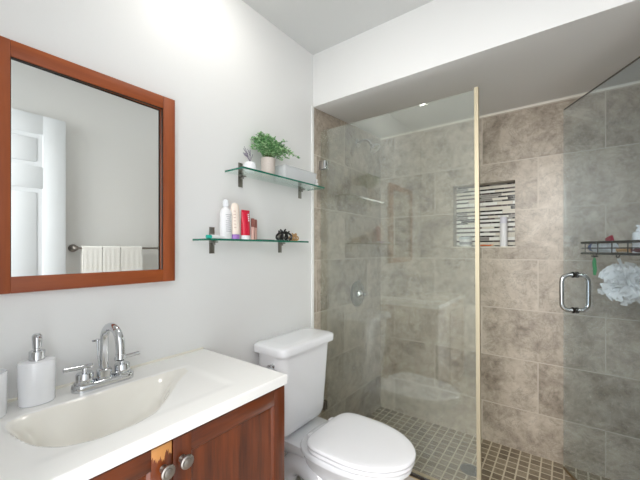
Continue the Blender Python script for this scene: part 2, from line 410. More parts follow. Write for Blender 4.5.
for s in (-1, 1):
    zt, zb = zc+.088, zc-.088; P = [(hu, s*.0062, zt), (hu, s*.018, zt), (hu, s*.027, zt)]
    P += [(hu, s*(.027+KR*math.sin(a)), zt-KR+KR*math.cos(a)) for a in (PI/8, PI/4, 3*PI/8, PI/2)]
    P += [(hu, s*(.027+KR*math.cos(a)), zb+KR-KR*math.sin(a)) for a in (0, PI/8, PI/4, 3*PI/8)] + [(hu, s*.027, zb), (hu, s*.018, zb), (hu, s*.0062, zb)]
    b = BM(); tube(b, P, .0104, 14)
    h = finish('handle', b, M_chrome, t)
    for z in (zt, zb):
        b = BM(); lathe(b, [(.0145, 0), (.0155, .002), (.0155, .006), (.013, .008)], 20, T(hu, s*.0055, z) @ R(-s*PI/2, 'X')); finish('mount_washer', b, M_nickeldark, h)

# ------------------------------------------------------------------ shower valve and head on the left wall
t = thing('shower_valve', 'round chrome shower valve trim on the left tiled wall', 'shower valve', (.0005, 2.055, .962))
MX = R(PI/2, 'Y')
b = BM(); lathe(b, [(.093, 0), (.095, .004), (.088, .010), (.055, .015), (.035, .016)], 40, MX); finish('escutcheon', b, mat('smoked_chrome', (150, 152, 152), .14, metal=1), t)
b = BM(); lathe(b, [(.030, .013), (.032, .018), (.028, .034), (.018, .044), (.012, .05), (.012, .062), (.016, .068), (.014, .078), (.004, .082)], 28, MX); finish('knob', b, M_chrome, t)
t = thing('shower_head', 'chrome shower head on a short curved arm high on the left tiled wall', 'shower head', (.0005, 2.055, 2.05))
b = BM(); lathe(b, [(.03, 0), (.03, .004), (.014, .012)], 28, MX); finish('wall_flange', b, M_chrome, t)
b = BM(); tube(b, smooth_path([(.008, 0, 0), (.05, 0, .012), (.09, 0, 0), (.115, 0, -.028)], 6), .009, 12); finish('arm', b, M_chrome, t)
b = BM(); lathe(b, [(.012, 0), (.016, .012), (.016, .02), (.038, .045), (.042, .052), (.041, .058), (.034, .059)], 28, T(.110, 0, -.022) @ R(PI-math.radians(38), 'Y')); finish('head', b, M_chrome, t)
# drain
t = thing('floor_drain', 'round metal drain grate set in the shower mosaic floor', 'drain', (.763, 2.04, .0005))
b = BM(); lathe(b, [(.052, 0), (.054, .003), (.048, .004), (.047, .002)], 36); finish('rim', b, M_drain, t)
b = BM(); lathe(b, [(.046, .0002), (.046, .0025)], 36)
for i in range(-3, 4):
    for j in range(-3, 4):
        if i*i+j*j < 11: lathe(b, [(.0035, .0026), (.0035, .0031)], 8, T(i*.011, j*.011, 0), mi=1)
finish('grate', b, [M_drain, M_black], t)

# ------------------------------------------------------------------ niche items
t = thing('spray_bottle', 'tall slim white bottle standing at the right of the wall niche', 'bottle', (.878, YB+.045, NZ0+.0032))
b = BM(); lathe(b, [(.021, 0), (.0225, .003), (.0225, .150), (.021, .153)], 24); finish('body', b, M_plasticw, t)
b = BM(); lathe(b, [(.0215, .1535), (.022, .155), (.022, .190), (.018, .197), (.008, .199)], 24); finish('cap', b, mat('lilac_white_cap', (226, 226, 236), .35), t)
t = thing('cosmetic_jar', 'short white round jar with a clear lid at the left of the wall niche', 'jar', (.640, YB+.045, NZ0+.0032))
b = BM(); lathe(b, [(.034, 0), (.038, .004), (.040, .040), (.038, .050)], 28); finish('body', b, M_plasticw, t)
b = BM(); lathe(b, [(.041, .0505), (.042, .053), (.042, .066), (.039, .069)], 28); finish('lid', b, mat('pale_lid', (206, 216, 222), .3), t)
b = BM(); lathe(b, [(.0404, .014), (.0408, .015), (.0412, .032), (.0404, .033)], 28); finish('label_band', b, M_greytext, t)
t = thing('shaving_brush', 'small orange plastic razor lying on the niche ledge', 'razor', (.775, YB+.04, NZ0+.0032), .15)
b = BM(); tube(b, smooth_path([(-.045, 0, .006), (-.02, .002, .009), (.01, 0, .007), (.03, 0, .009)], 5), [.0045]*15+[.004], 10); finish('handle', b, M_orange, t)
b = BM(); box(b, .030, .042, -.018, .018, .004, .016, .002); finish('head', b, mat('peach_plastic', (236, 200, 170), .4), t)
t.name = 'disposable_razor'

# ------------------------------------------------------------------ vanity
VY0, VY1 = .020, .7955; VC = .4085; ZT = .871
t = thing('vanity_cabinet', 'cherry wood bathroom vanity cabinet with two panelled doors under the sink top', 'cabinet', (0, 0, 0))
zc0, zc1 = ZF, ZT-.033
b = BM()
box(b, .004, .440, VY0, VY0+.018, zc0+.0005, zc1, .001); box(b, .004, .440, VY1-.018, VY1, zc0+.0005, zc1, .001)
box(b, .004, .022, VY0+.018, VY1-.018, zc0+.09, zc1); box(b, .022, .44, VY0+.018, VY1-.018, zc0+.09, zc0+.108)
box(b, .38, .40, VY0+.018, VY1-.018, zc0+.0005, zc0+.09)
box(b, .424, .440, VY0+.018, VY1-.018, zc1-.05, zc1); box(b, .424, .440, VC-.02, VC+.02, zc0+.108, zc1-.05)
finish('body', b, M_cab, t)
def cab_door(y0, y1, worn, knob_y):
    z0, z1 = zc0+.085, zc1-.006; x0, x1 = .4415, .462; sw = .048
    b = BM(); box(b, x0, x1, y0, y0+sw, z0, z1, .0015); box(b, x0, x1, y1-sw, y1, z0, z1, .0015)
    d = finish('door', b, worn, t)
    for zz in (z0, z1-sw): b = BM(); box(b, x0, x1-.0006, y0+sw-.001, y1-sw+.001, zz, zz+sw, .0015); finish('rail', b, M_cabH, d)
    b = BM()
    box(b, x0+.003, x1-.010, y0+sw-.004, y1-sw+.004, z0+sw-.004, z1-sw+.004)
    ya, yb, za, zb = y0+sw, y1-sw, z0+sw, z1-sw
    ring = lambda i, x: [(x, ya+i, za+i), (x, yb-i, za+i), (x, yb-i, zb-i), (x, ya+i, zb-i)]
    loft(b, [ring(.0, x1-.004), ring(.007, x1-.0098)], cap0=False, cap1=False)
    finish('panel', b, M_cab, d)
    kb = BM(); lathe(kb, [(.009, 0), (.0075, .004), (.006, .009), (.0065, .013), (.014, .017), (.0165, .021), (.0165, .024), (.0135, .0265)], 28, T(x1, knob_y, .777) @ R(PI/2, 'Y'))
    lathe(kb, [(.0135, .0262), (.012, .0255), (.0105, .0262)], 28, T(x1, knob_y, .777) @ R(PI/2, 'Y'), mi=1)
    lathe(kb, [(.0104, .0255), (.010, .0275), (.006, .0292), (.0005, .0295)], 28, T(x1, knob_y, .777) @ R(PI/2, 'Y'))
    k = finish('knob', kb, [M_nickel, M_nickeldark], d); k['label'] = 'round antique nickel knob'
cab_door(VY0+.001, VC-.0015, M_cabworn, .386); cab_door(VC+.0015, VY1-.001, M_cab, .4325)

# countertop with integral basin: height field
def ss(x): x = max(0, min(1, x)); return x*x*(3-2*x)
CX1 = .4715; CY0, CY1 = .012, .7975
BX0, BX1, BY0, BY1 = .122, .405, .160, .655
LIP = [(.150, .13), (.158, .155), (.172, .25), (.19, .31), (.224, .358), (.28, .386), (.358, .388), (.416, .368), (.48, .308), (.549, .235), (.60, .190), (.644, .156), (.66, .13)]
def lip(y):
    if y <= LIP[0][0] or y >= LIP[-1][0]: return .12
    for (a, p), (c, q) in zip(LIP[:-1], LIP[1:]):
        if a <= y <= c: return p+(q-p)*(y-a)/(c-a)
LT = [lip(.1+.6*i/240) for i in range(241)]
for _ in range(14): LT = [LT[0]]+[(LT[i-1]+2*LT[i]+LT[i+1])/4 for i in range(1, 240)]+[LT[-1]]
def lips(y):
    u = (y-.1)/.6*240
    if u <= 0 or u >= 239: return .12
    i = int(u); return LT[i]+(LT[i+1]-LT[i])*(u-i)
def basin(x, y):
    if not (BX0 < x < BX1 and BY0 < y < BY1): return 0.0
    rim = ss(min((y-BY0), (BY1-y))/.035)
    back = ss((x-BX0)/.075)
    shallow = .002*rim*ss((x-BX0)/.02)*ss((BX1-x)/.035)
    ends = ss((y-BY0)/.085)*ss((BY1-y)/.30)
    f2 = ss((lips(y)+.004-x)/(.045+.07*ss((y-.42)/.18)))
    return shallow + .115*back*f2*ends
b = BM(); NXg, NYg = 118, 196
xs = [.001+(CX1-.004-.001)*i/NXg for i in range(NXg+1)]; ys = [CY0+(CY1-.003-CY0)*j/NYg for j in range(NYg+1)]
g = [[b.verts.new((x, y, ZT-basin(x, y))) for y in ys] for x in xs]
for i in range(NXg):
    for j in range(NYg):
        f = b.faces.new((g[i][j], g[i+1][j], g[i+1][j+1], g[i][j+1]))
        if basin((xs[i]+xs[i+1])/2, (ys[j]+ys[j+1])/2) > .002: f.material_index = 1
# rounded edge + apron
def edge_strip(loop):
    prev = loop
    for dx, dz in ((.0016, -.0006), (.0028, -.0024), (.003, -.006), (.003, -.031)):
        ring = []
        for v, (ox, oy) in zip(loop, outs): ring.append(b.verts.new((v.co.x+ox*dx, v.co.y+oy*dx, ZT+dz)))
        for p in range(len(loop)-1): b.faces.new((prev[p], prev[p+1], ring[p+1], ring[p]))
        prev = ring
    return prev
loop = [g[i][0] for i in range(NXg+1)]; outs = [(0, 0)]*NXg+[(1, 0)]
loop = [g[NXg][j] for j in range(NYg+1)]+[g[i][NYg] for i in range(NXg-1, -1, -1)]
outs = [(1, 0)]*NYg+[(1, 1)]+[(0, 1)]*NXg
last = edge_strip(loop)
# underside with hole-free skirts
u0 = b.verts.new((.001, CY0, ZT-.031)); u1 = b.verts.new((CX1-.001, CY0, ZT-.031))
b.faces.new([g[i][0] for i in range(NXg+1)]+[last[0], u0])
top_o = finish('countertop', b, [M_counter, M_basin], smooth=True, angle=40)
top_o.name = 'sink_top'
ct = thing('vanity_sink_top', 'white cultured marble sink top with integral rectangular basin on the wooden vanity', 'sink', (0, 0, 0))
top_o.parent = ct; top_o.name = 'counter_and_basin'
b = BM(); box(b, .0, .0065, CY0, CY1-.004, ZT-.002, ZT+.0065, .002); finish('rear_caulk', b, M_caulk, ct)
b = BM(); lathe(b, [(.021, 0), (.022, .0015), (.018, .003), (.012, .0022), (.001, .002)], 28, T(.235, .405, ZT-.126)); finish('basin_drain', b, M_chrome, ct)

# ------------------------------------------------------------------ faucet
FX, FY = .073, .404
t = thing('sink_faucet', 'chrome centerset faucet with gooseneck spout and two lever handles on the sink top', 'faucet', (FX, FY, ZT))
def stadium(L, w, z, n=12):
    out = []
    for k in range(n+1): a = PI*k/n; out.append((w*math.cos(a), L+w*math.sin(a), z))
    for k in range(n+1): a = PI+PI*k/n; out.append((w*math.cos(a), -L+w*math.sin(a), z))
    return out
b = BM(); loft(b, [stadium(.056, .0275, .0003), stadium(.056, .0275, .013), stadium(.056, .026, .0175), stadium(.056, .023, .0198), stadium(.056, .018, .020)]); finish('base_plate', b, M_chrome, t)
b = BM(); lathe(b, [(.0235, .0195), (.0235, .024), (.021, .0265), (.0205, .044), (.0175, .048), (.0125, .050)], 28)
finish('spout_collar', b, M_chrome, t)
P = [(0, 0, .045), (0, 0, .08), (0, 0, .112), (.002, 0, .138)]
P += [(.058-.056*math.cos(a), 0, .138+.045*math.sin(a)) for a in [PI*k/12 for k in range(1, 12)]] + [(.114, 0, .138), (.116, 0, .125), (.117, 0, .112)]
b = BM(); tube(b, P, .0115, 20); lathe(b, [(.0125, 0), (.0125, .014), (.011, .015)], 24, T(.117, 0, .100)); sp = finish('spout', b, M_chrome, t)
b = BM(); lathe(b, [(.0085, 0), (.0085, .004)], 16, T(.117, 0, .0955)); finish('aerator', b, M_nickeldark, sp)
for s in (-1, 1):
    b = BM(); lathe(b, [(.0255, .0195), (.0255, .024), (.0222, .027), (.0218, .046), (.0195, .0495), (.0075, .050), (.0065, .064)], 28, T(0, s*.0508, 0))
    h = finish('handle_hub', b, M_chrome, t)
    b = BM(); tube(b, [(0, s*.030, .0660), (0, s*.065, .0675), (0, s*.102, .069)], .0064, 14); finish('lever', b, M_chrome, h)
b = BM(); tube(b, [(-.024, -.0, .018), (-.030, -.006, .09), (-.031, -.007, .128)], .0026, 10); lathe(b, [(.004, 0), (.007, .002), (.007, .006), (.003, .008)], 16, T(-.031, -.007, .126)); tube(b, [(-.031, -.022, .130), (-.031, .004, .130)], .003, 8)
finish('lift_rod', b, M_chrome, t)

# ------------------------------------------------------------------ soap dispenser and cup
t = thing('soap_dispenser', 'white oval ceramic soap dispenser with a chrome pump beside the faucet', 'soap dispenser', (.068, .246, ZT+.0003), math.radians(-6))
def ell(a, c, z, n=36, sx=0, sy=0): return [(sx+a*math.cos(2*PI*k/n), sy+c*math.sin(2*PI*k/n), z) for k in range(n)]
b = BM(); loft(b, [ell(.027, .036, 0), ell(.030, .0385, .003), ell(.031, .0395, .05), ell(.032, .0405, .108), ell(.031, .0395, .1135), ell(.025, .034, .1155), ell(.008, .01, .116)]); finish('body', b, M_cer, t)
b = BM(); lathe(b, [(.0175, .1155), (.0175, .138), (.016, .140), (.0085, .1405), (.0085, .146), (.0095, .147), (.0110, .174), (.0110, .180), (.007, .185)], 26); p = finish('pump', b, M_chrome, t)
b = BM(); tube(b, [(.004, .0, .178), (.028, .002, .180), (.034, .003, .176)], .0042, 10); finish('nozzle', b, M_chrome, p)
t = thing('tumbler', 'white ceramic tumbler at the left end of the sink top', 'cup', (.078, .150, ZT+.0003))
b = BM(); lathe(b, [(.033, 0), (.035, .003), (.0365, .10), (.0365, .106), (.0345, .108), (.033, .104), (.031, .008), (.001, .006)], 36); finish('body', b, M_cer, t)

# ------------------------------------------------------------------ mirror
my0, my1, mz0, mz1, fw = .157, .655, 1.165, 1.843, .044
t = thing('wall_mirror', 'rectangular mirror in a flat reddish wood frame above the sink', 'mirror', (.0, my0, mz0), 0)
Lm, Hm = my1-my0, mz1-mz0
def skew(bm):   # the frame stands a little further off the wall at its right end
    for v in bm.verts:
        if v.co.x > .012: v.co.x += .010*(v.co.y/Lm)
    return bm
for q in (0, Lm-fw): b = BM(); box(b, .001, .022, q, q+fw, 0, Hm, .0015); finish('frame_stile', skew(b), M_mirrorwood, t)
for q in (0, Hm-fw): b = BM(); box(b, .001, .0215, fw, Lm-fw, q, q+fw, .0015); finish('frame_rail', skew(b), M_mirrorwoodH, t)
b = BM()
for r_ in ((fw, fw+.002, fw, Hm-fw), (Lm-fw-.003, Lm-fw, fw, Hm-fw)): box(b, .0135, .018, r_[0], r_[1], r_[2], r_[3])
for r_ in ((fw, Lm-fw, Hm-fw-.003, Hm-fw),): box(b, .0135, .018, r_[0], r_[1], r_[2], r_[3])
finish('inner_bead', skew(b), M_darkseal, t)
b = BM(); box(b, .006, .0135, fw-.003, Lm-fw+.003, fw-.003, Hm-fw+.003); finish('glass', b, M_mirror, t, smooth=False)

# ------------------------------------------------------------------ glass shelves
def shelf(y0, y1, z, brk, label):
    t = thing('glass_shelf', label, 'shelf', (0, y0, z), 0, 'glass wall shelves')
    L = y1-y0; dep = .128
    b = BM(); box(b, .004, dep-.0012, .0012, L-.0012, 0, .008); finish('glass_pane', b, M_shelfglass, t, smooth=False)
    b = BM(); box(b, dep-.0012, dep, 0, L, 0, .008); box(b, .004, dep, 0, .0012, 0, .008); box(b, .004, dep, L-.0012, L, 0, .008)
    o = finish('polished_edge', b, M_glassedge, t, smooth=False); o['label'] = 'dark green polished glass edge'
    for yb in brk:
        b = BM(); box(b, .0005, .004, yb-y0-.0125, yb-y0+.0125, -.052, .060, .0006)
        box(b, .004, .030, yb-y0-.0125, yb-y0+.0125, -.006, -.001, .0008); box(b, .004, .012, yb-y0-.0125, yb-y0+.0125, .0085, .0125, .0008)
        lathe(b, [(.006, 0), (.006, .006), (.003, .009)], 14, T(.018, yb-y0, -.0152)); finish('bracket', b, M_brushed, t)
shelf(.900, 1.478, 1.622, (.988, 1.412), 'upper glass wall shelf holding the potted plant')
shelf(.744, 1.335, 1.317, (.835, 1.250), 'lower glass wall shelf holding bottles and hair clips')
ZU, ZL = 1.622+.0083, 1.317+.0083

# potted plant
t = thing('potted_plant', 'small bushy green plant in a speckled grey pot on the upper glass shelf', 'plant', (.066, 1.103, ZU))
b = BM(); lathe(b, [(.030, 0), (.032, .003), (.0345, .080), (.0345, .086), (.031, .086), (.030, .078), (.001, .077)], 32); finish('pot', b, M_pot, t)
b = BM(); lathe(b, [(.029, .0775), (.026, .082), (.001, .084)], 20); finish('soil', b, M_soil, t)
stems = BM(); leaves = BM(); rp = random.Random(3)
def leaf(c, d, up, ln, wd):
    d = d.normalized(); s = d.cross(up).normalized(); u = s.cross(d)
    P = [c, c+d*ln*.35+s*wd+u*ln*.05, c+d*ln*.75+s*wd*.7+u*.0, c+d*ln-u*ln*.1, c+d*ln*.75-s*wd*.7, c+d*ln*.35-s*wd+u*ln*.05]
    mid = [c+d*ln*.35-u*ln*.06, c+d*ln*.75-u*ln*.08]
    v = [leaves.verts.new(p) for p in P]; m = [leaves.verts.new(p) for p in mid]
    for q in ((v[0], v[1], m[0]), (v[1], v[2], m[1], m[0]), (v[2], v[3], m[1]), (v[3], v[4], m[1]), (v[4], v[5], m[0], m[1]), (v[5], v[0], m[0])): leaves.faces.new(q)
for k in range(78):
    a = rp.random()*2*PI; spread = rp.random()**.6
    hor = Vector((math.cos(a)*.65, math.sin(a)*1.12, 0))
    if k % 4 == 0: hor = Vector((rp.uniform(-.1, .4), rp.uniform(.7, 1.1), 0)); spread = rp.uniform(.85, 1.25)
    ln = rp.uniform(.085, .155)
    base = Vector((rp.uniform(-.018, .018), rp.uniform(-.02, .02), .083))
    p1 = base+hor*spread*ln*.35+Vector((0, 0, ln*.55*(1.15-spread*.3)))
    tip = base+hor*spread*ln*.85+Vector((0, 0, ln*(1.0-.65*spread)+rp.uniform(-.01, .012)))
    tip.y = max(tip.y, -.070); p1.y = max(p1.y, -.06); tip.x = max(tip.x, -.052); p1.x = max(p1.x, -.05)
    path = smooth_path([base, p1, tip], 6); tube(stems, path, .0009, 5)
    for i, p in enumerate(path[2:]):
        for s in range(3 if i > 3 else 2):
            aa = rp.random()*2*PI; d = Vector((math.cos(aa), math.sin(aa), rp.uniform(-.2, .8)))
            q = p+d*.001
            if q.x+d.normalized().x*.015 < -.062: continue
            leaf(q, d, Vector((0, 0, 1)) if abs(d.z) < .9 else Vector((1, 0, 0)), rp.uniform(.012, .021), rp.uniform(.0032, .0052))
finish('stems', stems, M_stem, t); finish('foliage', leaves, M_leaf, t, smooth=False)

t = thing('votive_cup', 'small white round pot with thin dried twigs left of the green plant', 'pot', (.064, .992, ZU))
b = BM(); lathe(b, [(.022, 0), (.028, .008), (.030, .022), (.028, .036), (.020, .045), (.006, .048)], 30); finish('body', b, M_cer, t)
b = BM()
for k in range(12):
    a = rp.random()*2*PI; p0 = Vector((0, 0, .046)); d = Vector((math.cos(a)*.018, math.sin(a)*.022-.012, rp.uniform(.03, .06)))
    path = smooth_path([p0, p0+d*.5+Vector((.003, 0, .004)), p0+d], 4); tube(b, path, .0007, 4)
    for p in path[4:]: lathe(b, [(.0005, 0), (.0018, .002), (.0005, .005)], 5, T(*p))
finish('twigs', b, M_twig, t)
t.name = 'twig_pot'

t = thing('storage_tray', 'frosted clear plastic box at the right end of the upper glass shelf', 'box', (.014, 1.175, ZU))
b = BM()
w, l, h, th = .094, .262, .062, .002
loft(b, [rrect(.006, w-.006, .006, l-.006, .012, 0), rrect(0, w, 0, l, .014, h), rrect(th, w-th, th, l-th, .012, h), rrect(.006+th, w-.006-th, .006+th, l-.006-th, .010, th)])
finish('box_body', b, M_clearplastic, t)
b = BM(); loft(b, [rrect(-.003, w+.003, -.003, l+.003, .016, h+.0005), rrect(-.003, w+.003, -.003, l+.003, .016, h+.006), rrect(.004, w-.004, .004, l-.004, .012, h+.0085)]); finish('lid', b, M_clearplastic, t)
t = thing('cotton_ball', 'small white knob bottle end beside the clear box on the upper shelf', 'bottle', (.085, 1.456, ZU))
b = BM(); lathe(b, [(.011, 0), (.012, .002), (.012, .022), (.007, .026), (.0055, .032)], 20); finish('body', b, M_plasticw, t)
b = BM(); lathe(b, [(.0075, .0325), (.008, .034), (.008, .044), (.005, .046)], 18); finish('cap', b, M_plasticw, t)
t.name = 'mini_bottle'; t['label'] = 'tiny white capped bottle at the far right end of the upper glass shelf'

# lower shelf
t = thing('lotion_bottle', 'white pump-less lotion bottle with grey printed text on the lower shelf', 'bottle', (.064, .860, ZL)); t['label'] = 'tall white lotion bottle with a round cap and grey print, lower glass shelf'
b = BM(); loft(b, [ell(.018, .026, 0), ell(.020, .0275, .003), ell(.020, .0275, .110), ell(.016, .022, .124), ell(.010, .012, .132), ell(.010, .011, .136)]); finish('body', b, M_plasticw, t)
b = BM(); lathe(b, [(.0125, .1365), (.013, .138), (.013, .156), (.010, .165), (.004, .168)], 26); finish('cap', b, mat('milky_cap', (232, 234, 238), .25), t)
b = BM()
pr = random.Random(5)
for k in range(9):
    zz = .032+k*.0085; hw = pr.uniform(.008, .014)
    pts = []
    for q in (-hw, -hw/2, 0, hw/2, hw): pts.append(.020*math.sqrt(max(0, 1-(q/.0275)**2)))
    for q0, q1, xa, xb in zip((-hw, -hw/2, 0, hw/2), (-hw/2, 0, hw/2, hw), pts[:-1], pts[1:]):
        loft(b, [[(xa+.0002, q0, zz), (xa+.0006, q0, zz), (xa+.0006, q0, zz+.0022), (xa+.0002, q0, zz+.0022)], [(xb+.0002, q1, zz), (xb+.0006, q1, zz), (xb+.0006, q1, zz+.0022), (xb+.0002, q1, zz+.0022)]])
finish('printed_text', b, M_greytext, t, smooth=False)

def squeeze_tube(name, label, y, h, wy, wx, body, cap, caph, rz=0, x=.062, rounded=False):
    t = thing(name, label, 'tube', (x, y, ZL), rz)
    b = BM(); loft(b, [ell(wx*.9, wy*.92, 0), ell(wx, wy*.97, .002), ell(wx, wy*.97, caph-.001)]); finish('cap', b, cap, t)
    b = BM()
    rings = [ell(wx*1.02, wy, caph), ell(wx*1.02, wy, caph+.02), ell(wx*.8, wy*1.0, h*.6)]
    if rounded: rings += [ell(wx*.6, wy*.98, h*.86), ell(wx*.42, wy*.8, h*.96), ell(wx*.2, wy*.4, h)]
    else: rings += [ell(wx*.3, wy*1.03, h*.93), ell(.0012, wy*1.05, h*.95), ell(.0012, wy*1.05, h)]
    loft(b, rings); finish('body', b, body, t); return t
t = squeeze_tube('cream_tube', 'cream coloured tube standing on its purple cap on the lower shelf', .910, .158, .0215, .017, M_cream, M_purple, .022, rounded=True)
b = BM()
for k in range(6): box(b, .0148-.0009*k, .0168-.0009*k, -.017, -.006, .05+k*.014, .0515+k*.014)
finish('printed_text', b, mat('brown_print', (186, 150, 140), .5), t)
t = squeeze_tube('toothpaste_tube', 'red tube standing on its white cap with white lettering on the lower shelf', .9675, .132, .0225, .0170, M_red, M_plasticw, .020)
b = BM()
for k, wd in enumerate((.006, .006, .006, .006)): box(b, .0125-.0012*k, .0145-.0012*k, .004, .011, .082+k*.009, .088+k*.009, .001)
finish('printed_text', b, M_plasticw, t)
squeeze_tube('hand_cream_tube', 'slim white tube with a red edge right behind the red tube', .992, .132, .009, .010, mat('white_red_tube', (240, 228, 230), .35), M_plasticw, .018, x=.040)
for i, (y, h, x, lab) in enumerate(((1.004, .098, .068, 'thin brown lip gloss stick nearest the red tube'), (1.028, .095, .058, 'thin brown lip gloss stick furthest right of the tubes'))):
    t = thing('lip_gloss', lab, 'cosmetic', (x, y, ZL), 0, 'lip gloss sticks')
    b = BM(); box(b, -.005, .005, -.006, .006, 0, h*.6, .0015); finish('body', b, M_pink, t)
    b = BM(); box(b, -.0052, .0052, -.0062, .0062, h*.6+.0003, h, .0015); finish('cap', b, M_brown, t)
    b = BM(); box(b, -.0058, .0052, .0062, .0078, .002, h-.004, .0004); finish('side_label', b, M_brown, t)
t = thing('compact_card', 'flat grey comb lying on the lower shelf left of the black hair clip', 'comb', (.085, 1.065, ZL), .1)
b = BM(); box(b, -.012, .0, -.05, .05, 0, .004, .001); finish('spine', b, mat('grey_comb', (120, 126, 124), .4), t)
b = BM()
for k in range(30): box(b, 0.0002, .016, -.048+k*.0033, -.0465+k*.0033, .0005, .003)
finish('teeth', b, MATS['grey_comb'], t); t.name = 'hair_comb'
t = thing('travel_tube', 'tiny white tube with a teal cap lying at the left end of the lower shelf', 'tube', (.070, .790, ZL), 0)
b = BM(); tube(b, [(0, -.026, .008), (0, -.006, .008)], [.0072, .008], 16); finish('cap', b, M_teal, t)
b = BM(); loft(b, [[(.009*math.cos(a)*s1, y, .0085+.0082*math.sin(a)*s2) for a in [2*PI*k/16 for k in range(16)]] for y, s1, s2 in ((-.0055, 1, 1), (.02, 1.1, .8), (.05, 1.3, .35), (.055, 1.3, .2))]); finish('body', b, M_plasticw, t)

def claw(name, label, loc, k, m, rz=0):
    t = thing(name, label, 'hair clip', loc, rz, 'claw hair clips on the lower shelf')
    for s in (-1, 1):
        b = BM(); zt = .034*k
        tube(b, smooth_path([(s*.004*k, -.030*k, zt), (s*.012*k, 0, zt+.004*k), (s*.004*k, .030*k, zt)], 6), .0042*k, 8)
        for j in range(3):
            y = (-.028+.028*j)*k
            tube(b, smooth_path([(s*.005*k, y*.9, zt), (s*.018*k, y, .024*k), (s*.018*k, y*1.02, .010*k), (s*.004*k, y*.96, .0032*k)], 5), [.0046*k]*12+[.0036*k]*4, 8)
        tube(b, smooth_path([(s*.004*k, 0, zt), (s*.008*k, -.006*k, zt+.010*k), (s*.016*k, -.008*k, zt+.016*k)], 5), .0040*k, 8)
        tube(b, [(s*.006*k, -.018*k, zt+.003*k), (s*.010*k, -.026*k, zt+.011*k)], .0032*k, 8)
        tube(b, [(s*.006*k, .018*k, zt+.003*k), (s*.010*k, .024*k, zt+.010*k)], .0032*k, 8)
        tube(b, [(s*.0155*k, -.033*k, .012*k), (s*.0155*k, .033*k, .012*k)], .003*k, 8)
        finish('jaw', b, m, t)
    b = BM(); tube(b, [(0, -.012*k, .036*k), (0, .012*k, .036*k)], .0038*k, 12); finish('spring', b, M_nickeldark, t)
claw('claw_clip', 'large black claw hair clip on the lower shelf', (.072, 1.208, ZL), 1.12, M_black)
claw('claw_clip', 'small tortoiseshell claw hair clip right of the black one', (.066, 1.286, ZL), .80, M_tort, math.radians(70))

# ------------------------------------------------------------------ toilet
TY = 1.262
t = thing('toilet', 'white two-piece toilet with closed oval lid between the vanity and the shower', 'toilet', (0, TY, ZF))
zr = .405-ZF    # rim height over the floor
def egg(xb, xf, hw, z, n=48, p=2.25, pb=None):
    """outline round at the front, flatter at the back; xb..xf along x"""
    cx = xb+(xf-xb)*.42; out = []
    for k in range(n):
        a = 2*PI*k/n; c, s = math.cos(a), math.sin(a)
        if c >= 0: rx, e = xf-cx, 2.0
        else: rx, e = cx-xb, (pb or 2.6)
        x = cx+rx*math.copysign(abs(c)**(2/e), c); y = hw*math.copysign(abs(s)**(2/e), s)
        out.append((x, y, z))
    return out
# bowl and pedestal
b = BM()
rings = [egg(.16, .58, .105, .0, pb=4), egg(.155, .585, .112, .006, pb=4), egg(.165, .575, .098, .03, pb=4), egg(.19, .56, .088, .10, pb=3),
         egg(.21, .575, .095, .17, pb=3), egg(.225, .62, .128, .235, pb=3), egg(.225, .665, .158, .285, pb=3), egg(.22, .695, .176, .325, pb=3),
         egg(.215, .710, .182, zr-.02, pb=3), egg(.215, .713, .183, zr-.006, pb=3), egg(.22, .708, .178, zr, pb=3),
         egg(.27, .66, .130, zr-.001, pb=3), egg(.29, .64, .110, zr-.03), egg(.32, .56, .07, zr-.12)]
loft(b, rings)
finish('bowl', b, M_cer, t, angle=60)
# rear deck carrying the tank
b = BM()
loft(b, [rrect(.06, .34, -.085, .085, .03, zr-.115), rrect(.035, .36, -.12, .12, .04, zr-.07), rrect(.03, .37, -.135, .135, .045, zr-.035), rrect(.03, .37, -.135, .135, .045, zr-.022), rrect(.036, .36, -.128, .128, .04, zr-.0165)])
finish('rear_deck', b, M_cer, t, angle=50)
for s in (-1, 1):
    b = BM()
    P = smooth_path([(.46, s*.055, .06), (.40, s*.078, .13), (.31, s*.085, .20), (.22, s*.082, .225), (.145, s*.076, .18), (.115, s*.070, .10), (.12, s*.064, .02)], 6)
    n = len(P); tube(b, P, [.030+.028*math.sin(PI*min(1, .15+.85*i/(n-1))) for i in range(n)], 20)
    finish('trapway', b, M_cer, t, angle=60)
    b = BM(); lathe(b, [(.014, .004), (.014, .012), (.010, .018), (.003, .020)], 18, T(.30, s*.118, 0)); finish('floor_bolt_cap', b, M_plasticw, t)
b = BM(); loft(b, [rrect(.10, .36, -.135, .135, .05, .0), rrect(.10, .36, -.135, .135, .05, .006), rrect(.12, .34, -.11, .11, .05, .035)]); finish('foot', b, M_cer, t, angle=50)
# tank
tz0 = zr-.015
b = BM()
def tank_ring(k, z, inset=0):
    y = .175+.022*k; x1 = .182+.020*k
    return rrect(.022+inset*.3, x1-inset, -y+inset-.012, y-inset-.012, .055, z, 9)
rings = [tank_ring(0, tz0, .055), tank_ring(.0, tz0+.004, .034), tank_ring(.0, tz0+.014, .018), tank_ring(.0, tz0+.030, .006), tank_ring(.08, tz0+.055, 0)]
rings += [tank_ring(k, tz0+.022+k*.385) for k in (.2, .4, .6, .8, 1.0)]
loft(b, rings); finish('tank', b, M_cer, t, angle=50)
lz = tz0+.408
b = BM(); loft(b, [rrect(.014, .213, -.212, .188, .034, lz, 8), rrect(.008, .221, -.220, .196, .042, lz+.003, 8), rrect(.006, .223, -.221, .197, .044, lz+.031, 8), rrect(.010, .219, -.217, .193, .044, lz+.038, 8), rrect(.022, .206, -.204, .180, .040, lz+.042, 8), rrect(.06, .17, -.15, .15, .03, lz+.044, 8)])
finish('tank_lid', b, M_cer, t, angle=50)
